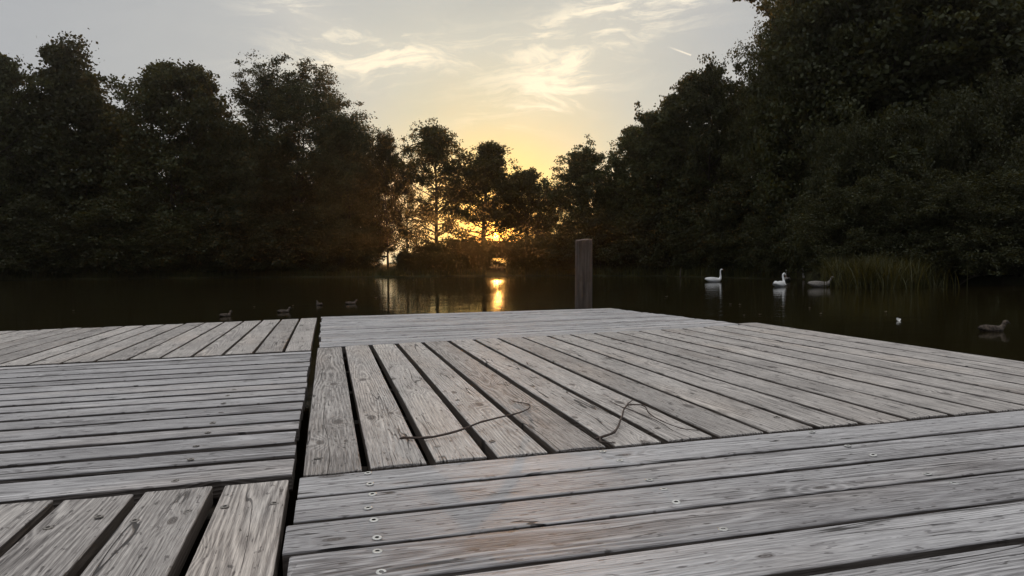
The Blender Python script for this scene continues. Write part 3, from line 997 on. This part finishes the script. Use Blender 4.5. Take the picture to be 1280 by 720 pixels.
BODY = [(-.56, .17, .012, .010), (-.50, .165, .07, .028), (-.42, .145, .13, .07), (-.30, .12, .185, .12), (-.12, .10, .215, .15), (.06, .09, .21, .155), (.20, .10, .17, .14), (.29, .135, .115, .11), (.335, .19, .075, .08)]
NECKS = {
 'up': [(.350, .26, .052, .058), (.352, .34, .044, .046), (.345, .43, .038, .040), (.338, .52, .034, .036), (.340, .60, .032, .034), (.356, .655, .034, .038), (.395, .685, .040, .042), (.440, .680, .036, .036), (.478, .668, .022, .022)],
 'bend': [(.345, .25, .052, .058), (.335, .33, .044, .046, .01), (.315, .42, .038, .040, .02), (.305, .50, .035, .037, .025), (.325, .565, .034, .036, .02), (.375, .595, .036, .038, .01), (.425, .575, .040, .040, 0), (.455, .53, .036, .034, -.01), (.468, .495, .022, .022, -.015)],
}
def bird(label, name, x, y, face, neck, young, scale, group):
    p = on_water(x, y)
    e = empty(name, (float(p[0]), float(p[1]), -.02 if young == 'duck' else 0.0), face)
    e.scale = (scale,) * 3
    fm = M['cygnet'] if young else M['swan']
    mb = MB()
    nk = NECKS[neck]
    if young == 'low':
        nk = [(.350, .22, .050, .055), (.385, .27, .042, .044), (.415, .33, .036, .038), (.430, .38, .033, .035), (.455, .42, .036, .038), (.500, .425, .038, .038), (.54, .41, .028, .028)]
    if young == 'duck':
        fm = M['duck']
        nk = [(.375, .215, .080, .085), (.400, .27, .070, .072), (.420, .32, .076, .078), (.455, .352, .082, .082), (.505, .350, .070, .066), (.545, .335, .045, .040), (.565, .325, .032, .026)]
    V, Fc = loft(BODY + nk, 14)
    mb.add(V, Fc)
    b = mb.build('body', fm, e, True)
    sub(b)
    # folded wings, raised a little over the back
    for s in (-1, 1):
        mb = MB()
        row = [(.20, .12, .16, .02, .04), (.08, .155, .175, .035, .085), (-.10, .175, .165, .04, .105), (-.28, .185, .125, .035, .085), (-.42, .20, .075, .022, .05), (-.54, .215, .025, .008, .014)]
        VV, FF = [], []
        nseg = 10
        for (xx, zz, yy, ty, tz) in row:
            for k in range(nseg):
                t = 2 * math.pi * k / nseg
                VV.append((xx, s * (yy + ty * math.cos(t) - .03 * math.sin(t)), zz + tz * math.sin(t)))
        for i in range(len(row) - 1):
            for k in range(nseg):
                k2 = (k + 1) % nseg
                FF.append((i * nseg + k, i * nseg + k2, (i + 1) * nseg + k2, (i + 1) * nseg + k))
        FF += [tuple(range(nseg)), tuple((len(row) - 1) * nseg + k for k in range(nseg))]
        mb.add(VV, FF)
        sub(mb.build('wing', fm, e, True))
    # bill
    hx, hz = nk[-1][0], nk[-1][1]
    hyy = nk[-1][4] if len(nk[-1]) > 4 else 0
    d = np.array((nk[-1][0] - nk[-3][0], 0, nk[-1][1] - nk[-3][1])); d /= np.linalg.norm(d)
    a = np.array((hx, hyy, hz)) - d * .012
    mb = MB()
    mb.tube([a, a + d * .03, a + d * .065, a + d * .085], [.021, .018, .016, .008], 10, True, .7)
    bl = mb.build('bill', M['grey_bill'] if young else M['bill'], e, True)
    if not young:
        mb = MB()
        c = a + np.array((-d[2], 0, d[0])) * (.018 if d[0] > .2 else -.018)
        mb.tube([c - d * .012, c, c + d * .012], [.006, .013, .006], 8)
        mb.build('knob', M['black'], bl, True)
    for s in (-1, 1):
        k = len(nk) - 3
        q0 = np.array((nk[k][0], (nk[k][4] if len(nk[k]) > 4 else 0) + s * nk[k][2] * .9, nk[k][1])) + d * .02
        mb = MB()
        mb.tube([q0 - d * .006, q0, q0 + d * .006], [.003, .007, .003], 6)
        mb.build('eye', M['black'], e, True)
    tag(e, label, 'swan' if not young else name, group)
    return e
bird('white swan swimming alone to the right with its neck held straight up', 'swan', 893, 352.5, 0.12, 'up', None, .80, 'white swans on the pond')
bird('white swan with bent neck and lowered head, beside the cygnets', 'swan', 975, 358.5, .75, 'bend', None, .80, 'white swans on the pond')
bird('grey cygnet half hidden behind the white swan with the bent neck', 'cygnet', 983.5, 351.5, 1.3, 'up', 'yes', .70, 'grey cygnets near the reeds')
bird('grey cygnet facing left with raised neck, farthest back against the reeds', 'cygnet', 1011, 349.5, math.pi - .1, 'up', 'yes', .72, 'grey cygnets near the reeds')
bird('brown mottled duck swimming to the right near the right edge beyond the deck', 'duck', 1241, 414, .10, 'up', 'duck', .41, None)
bird('grey cygnet lying low on the water, nearest the reeds, facing right', 'cygnet', 1026, 359, -.05, 'up', 'low', .82, 'grey cygnets near the reeds')

# ------------------------------------------------------------------ small things floating on the pond
def floating_leaf(x, y, size, label, group, mat='deadleaf', curl=.5):
    p = on_water(x, y)
    mb = MB()
    n, V, Fc = 7, [], []
    for i in range(n):
        t = i / (n - 1)
        w = math.sin(math.pi * min(.999, t * .93 + .05)) ** .8 * size * .38
        xx = (t - .5) * size
        for s in (-1, -.5, 0, .5, 1):
            V.append((xx, s * w, .012 + curl * size * ((t - .5) ** 2 * 1.4 + (s * w / size) ** 2 * 2.0)))
    V2 = [(a, b, c - .002) for a, b, c in V]
    for i in range(n - 1):
        for k in range(4):
            Fc.append((i * 5 + k, (i + 1) * 5 + k, (i + 1) * 5 + k + 1, i * 5 + k + 1))
    m = len(V)
    Fc += [tuple(m + j for j in f[::-1]) for f in Fc]
    mb.add(V + V2, Fc)
    # stalk
    mb.tube([(-.5 * size, 0, .012 + curl * size * .35), (-.7 * size, .05 * size, .02 + curl * size * .5)], [.003, .002], 5)
    o = mb.build('floating_leaf' if mat == 'deadleaf' else 'feather', M[mat], None, True)
    o.location = (float(p[0]), float(p[1]), 0)
    o.rotation_euler = (0, 0, random.uniform(0, 6.28))
    tag(o, label, 'leaf' if mat == 'deadleaf' else 'feather', group)
    return o
GD = 'small ducks beyond the left deck'
for (x, y, f, lab) in ((282, 395.5, 1.2, 'small brown duck farthest left on the dark water beyond the left deck'),
                       (355, 390.5, .9, 'small brown duck closest to the back edge of the left deck'),
                       (399, 381.5, 2.2, 'small brown duck alone beyond the top of the long dark seam'),
                       (439, 380, .7, 'small brown duck nearest the golden patch of reflected light')):
    bird(lab, 'duck', x, y, f, 'up', 'duck', .31, GD)
for (x, y, s_) in ((92, 389, .07), (366, 383, .06), (470, 373, .08), (318, 384, .05)):
    floating_leaf(x, y, s_, 'small pale dead leaf floating on dark water beyond the left deck', 'small leaves beyond the left deck')
LR = 'tiny pale leaf floating on dark water beyond the right side of the deck'
for (x, y, s) in ((1107, 391, .06), (833, 371.5, .10), (913, 381, .07), (925, 381.5, .07), (950, 394, .06), (1026, 393, .06), (978, 384, .08), (1012, 386, .06), (930, 395, .05)):
    floating_leaf(x, y, s, LR, 'tiny pale leaves beyond the right deck edge')
ft = floating_leaf(1121, 401, .09, 'small white feather with an upright vane floating beyond the right deck', None, 'feather', 1.2)
ft.rotation_euler = (.9, 0, .3)
# a thin stake in the far water
p = on_water(850, 347)
mb = MB()
mb.tube([(0, 0, -.5), (.01, 0, .2), (.05, .01, .50)], [.03, .028, .02], 8)
o = mb.build('stake', M['post'], None, True)
o.location = (float(p[0]), float(p[1]), 0)
tag(o, 'thin crooked stake poking out of the water far left of the single swan', 'stake')

# ------------------------------------------------------------------ sky and sun
sd = ray(621, 293); sd = sd / np.linalg.norm(sd)
EL = math.asin(sd[2]); AZ = math.atan2(sd[0], sd[1])
sun_d = bpy.data.lights.new('sun', 'SUN')
sun = bpy.data.objects.new('sun', sun_d)
COL.objects.link(sun)
sun_d.energy = 2.0
sun_d.angle = math.radians(.53)
sun_d.color = (1.0, .45, .12)
sun.rotation_euler = Vector((-sd[0], -sd[1], -sd[2])).to_track_quat('-Z', 'Y').to_euler()

w = bpy.data.worlds.new('World')
SC.world = w
w.use_nodes = True
w.cycles.sampling_method = 'MANUAL'
w.cycles.sample_map_resolution = 4096
w.node_tree.nodes.clear()
T = NT(w.node_tree)
sky = T.n('ShaderNodeTexSky', sky_type='NISHITA', sun_disc=False, sun_elevation=max(EL, math.radians(1.5)), sun_rotation=AZ, altitude=50.0, air_density=1.0, dust_density=2.0, ozone_density=1.0)
tc = T.n('ShaderNodeTexCoord')
dirv = T.vmath('NORMALIZE', tc.outputs['Generated'])
sp_ = T.n('ShaderNodeSeparateXYZ', ins={0: dirv})
dz = sp_.outputs[2]
dot = T.vmath('DOT_PRODUCT', dirv, tuple(float(v) for v in sd), 1)
ang = T.math('DIVIDE', T.math('ARCCOSINE', T.math('MINIMUM', T.math('MAXIMUM', dot, -1.0), 1.0)), math.pi)
D = 1 / 180.0
veil = T.ramp(ang, [(0, (1.30, .93, .28)), (2.5 * D, (1.06, .80, .24)), (5 * D, (.96, .78, .31)), (9 * D, (.80, .74, .49)), (14 * D, (.68, .67, .57)), (22 * D, (.56, .565, .55)), (40 * D, (.46, .475, .50)), (80 * D, (.25, .28, .34)), (180 * D, (.09, .11, .15))])
zen = T.smooth(dz, .45, .95)
veil = T.mixc(zen, veil, (1.52, 1.51, 1.51, 1))      # brightness added overhead, out of view, to light the deck
# cirrus in azimuth / height degrees
azd = T.math('MULTIPLY', T.math('ARCTAN2', sp_.outputs[0], sp_.outputs[1]), 180 / math.pi)
eld = T.math('MULTIPLY', T.math('ARCSINE', dz), 180 / math.pi)
wv = T.n('ShaderNodeTexNoise', ins={'Vector': T.comb(T.math('MULTIPLY', azd, .11), T.math('MULTIPLY', eld, .16), 3.0), 'Scale': 1.0, 'Detail': 4.0})
wc = T.vmath('SCALE', T.vmath('SUBTRACT', wv.outputs['Color'], (.5, .5, .5)))
wc.node.inputs['Scale'].default_value = 1.7
def wisps(tilt, fa, fe, seed):
    a2 = T.math('ADD', azd, T.math('MULTIPLY', eld, tilt))
    v = T.vmath('ADD', T.comb(T.math('MULTIPLY', a2, fa), T.math('MULTIPLY', T.math('SUBTRACT', eld, T.math('MULTIPLY', azd, tilt * .35)), fe), seed), wc)
    return T.noise(v, 1.0, 7.0, .62, .35)
def blob(a, e, ra, re, tilt=0.0):
    da = T.math('DIVIDE', T.math('SUBTRACT', azd, a), ra)
    de = T.math('DIVIDE', T.math('SUBTRACT', T.math('SUBTRACT', eld, e), T.math('MULTIPLY', T.math('SUBTRACT', azd, a), tilt)), re)
    return T.math('EXPONENT', T.math('MULTIPLY', T.math('ADD', T.math('MULTIPLY', da, da), T.math('MULTIPLY', de, de)), -1.0))
mask = T.math('ADD', T.math('ADD', blob(-9.5, 15.4, 8.0, 1.6, .05), blob(-15.5, 17.8, 6, 1.7, -.42)), T.math('ADD', blob(5.0, 15.4, 6.5, 3.3, .45), T.math('ADD', blob(3.5, 12.4, 3.0, 1.2, .3), blob(12, 19.0, 9, 1.8, .25))))
mask = T.math('ADD', mask, T.math('MULTIPLY', T.smooth(eld, 20, 28), .7))
w1 = wisps(.25, .075, .70, 1.7)
w2 = wisps(-.6, .13, .55, 9.1)
streaks = T.math('MAXIMUM', T.smooth(w1, .47, .66), T.math('MULTIPLY', T.smooth(w2, .50, .70), .85))
wisp = T.math('MULTIPLY', T.math('MINIMUM', mask, 1.0), T.math('ADD', T.math('MULTIPLY', streaks, 1.0), .14))
soft = T.math('MULTIPLY', T.smooth(wisps(.1, .05, .16, 4.4), .35, .7), T.smooth(eld, 9, 16))
cirrus = T.mixc(T.smooth(ang, 6 * D, 45 * D), (1.18, 1.04, .76, 1), (.86, .86, .85, 1))
colr = T.mixc(T.math('MULTIPLY', soft, .30), veil, T.mixc(1.0, veil, (.78, .80, .84, 1), 'MULTIPLY'))
colr = T.mixc(wisp, colr, cirrus)
# a short vapour trail
ta, te, tb, tf = 12.0, 15.85, 13.9, 15.05
ux, uy = (tb - ta), (tf - te); ll = math.hypot(ux, uy); ux /= ll; uy /= ll
al = T.math('ADD', T.math('MULTIPLY', T.math('SUBTRACT', azd, ta), ux), T.math('MULTIPLY', T.math('SUBTRACT', eld, te), uy))
ac = T.math('ABSOLUTE', T.math('SUBTRACT', T.math('MULTIPLY', T.math('SUBTRACT', eld, te), ux), T.math('MULTIPLY', T.math('SUBTRACT', azd, ta), uy)))
trail = T.math('MULTIPLY', T.smooth(ac, .02, .085, 1.0, 0.0), T.math('MULTIPLY', T.smooth(al, 0.0, 1.4), T.smooth(al, ll, ll + .05, 1.0, 0.0)))
colr = T.mixc(T.math('MULTIPLY', trail, .75), colr, (1.1, 1.0, .82, 1))
# sun disc and its aureole seen through the air
disc = T.smooth(ang, .24 * D, .34 * D, 1.0, 0.0)
aur = T.math('POWER', T.smooth(ang, 0.0, 5.0 * D, 1.0, 0.0), 2.2)
colr = T.mixc(1.0, colr, T.mixc(aur, (0, 0, 0, 1), (2.6, .95, .08, 1)), 'ADD')
colr = T.mixc(1.0, colr, T.mixc(disc, (0, 0, 0, 1), (48, 18.0, 1.8, 1)), 'ADD')
bg1 = T.n('ShaderNodeBackground', ins={'Color': sky.outputs[0], 'Strength': .05})
bg2 = T.n('ShaderNodeBackground', ins={'Color': colr, 'Strength': 1.0})
mix = T.n('ShaderNodeMixShader', ins={0: .93})
T.put(mix.inputs[1], bg1.outputs[0]); T.put(mix.inputs[2], bg2.outputs[0])
out = T.n('ShaderNodeOutputWorld')
T.put(out.inputs['Surface'], mix.outputs[0])

# ------------------------------------------------------------------ haze volume added for the sun's warm veiling glare
mb = MB()
mb.box(-172, 172, -172, 172, -3.0, 19.0)
hm, T = material('glare_haze')
v = T.n('ShaderNodeVolumePrincipled', ins={'Color': (.95, .85, .70, 1), 'Density': .00055, 'Anisotropy': .88})
T.t.links.new(v.outputs[0], T.n('ShaderNodeOutputMaterial').inputs['Volume'])
tag(mb.build('haze', hm), 'thin warm haze added over the whole pond to imitate sun glare', 'haze', kind='stuff')
SC.cycles.volume_bounces = 0

# ------------------------------------------------------------------ render settings
SC.view_settings.view_transform = 'Standard'
SC.view_settings.look = 'None'
SC.view_settings.gamma = 1.0
SC.view_settings.exposure = 0.0
SC.view_settings.use_curve_mapping = False
SC.cycles.use_denoising = True
SC.cycles.max_bounces = 6
SC.cycles.diffuse_bounces = 3
SC.cycles.glossy_bounces = 3
SC.cycles.transmission_bounces = 3
SC.cycles.transparent_max_bounces = 4
SC.cycles.sample_clamp_indirect = 3.0
SC.cycles.sample_clamp_direct = 14.0
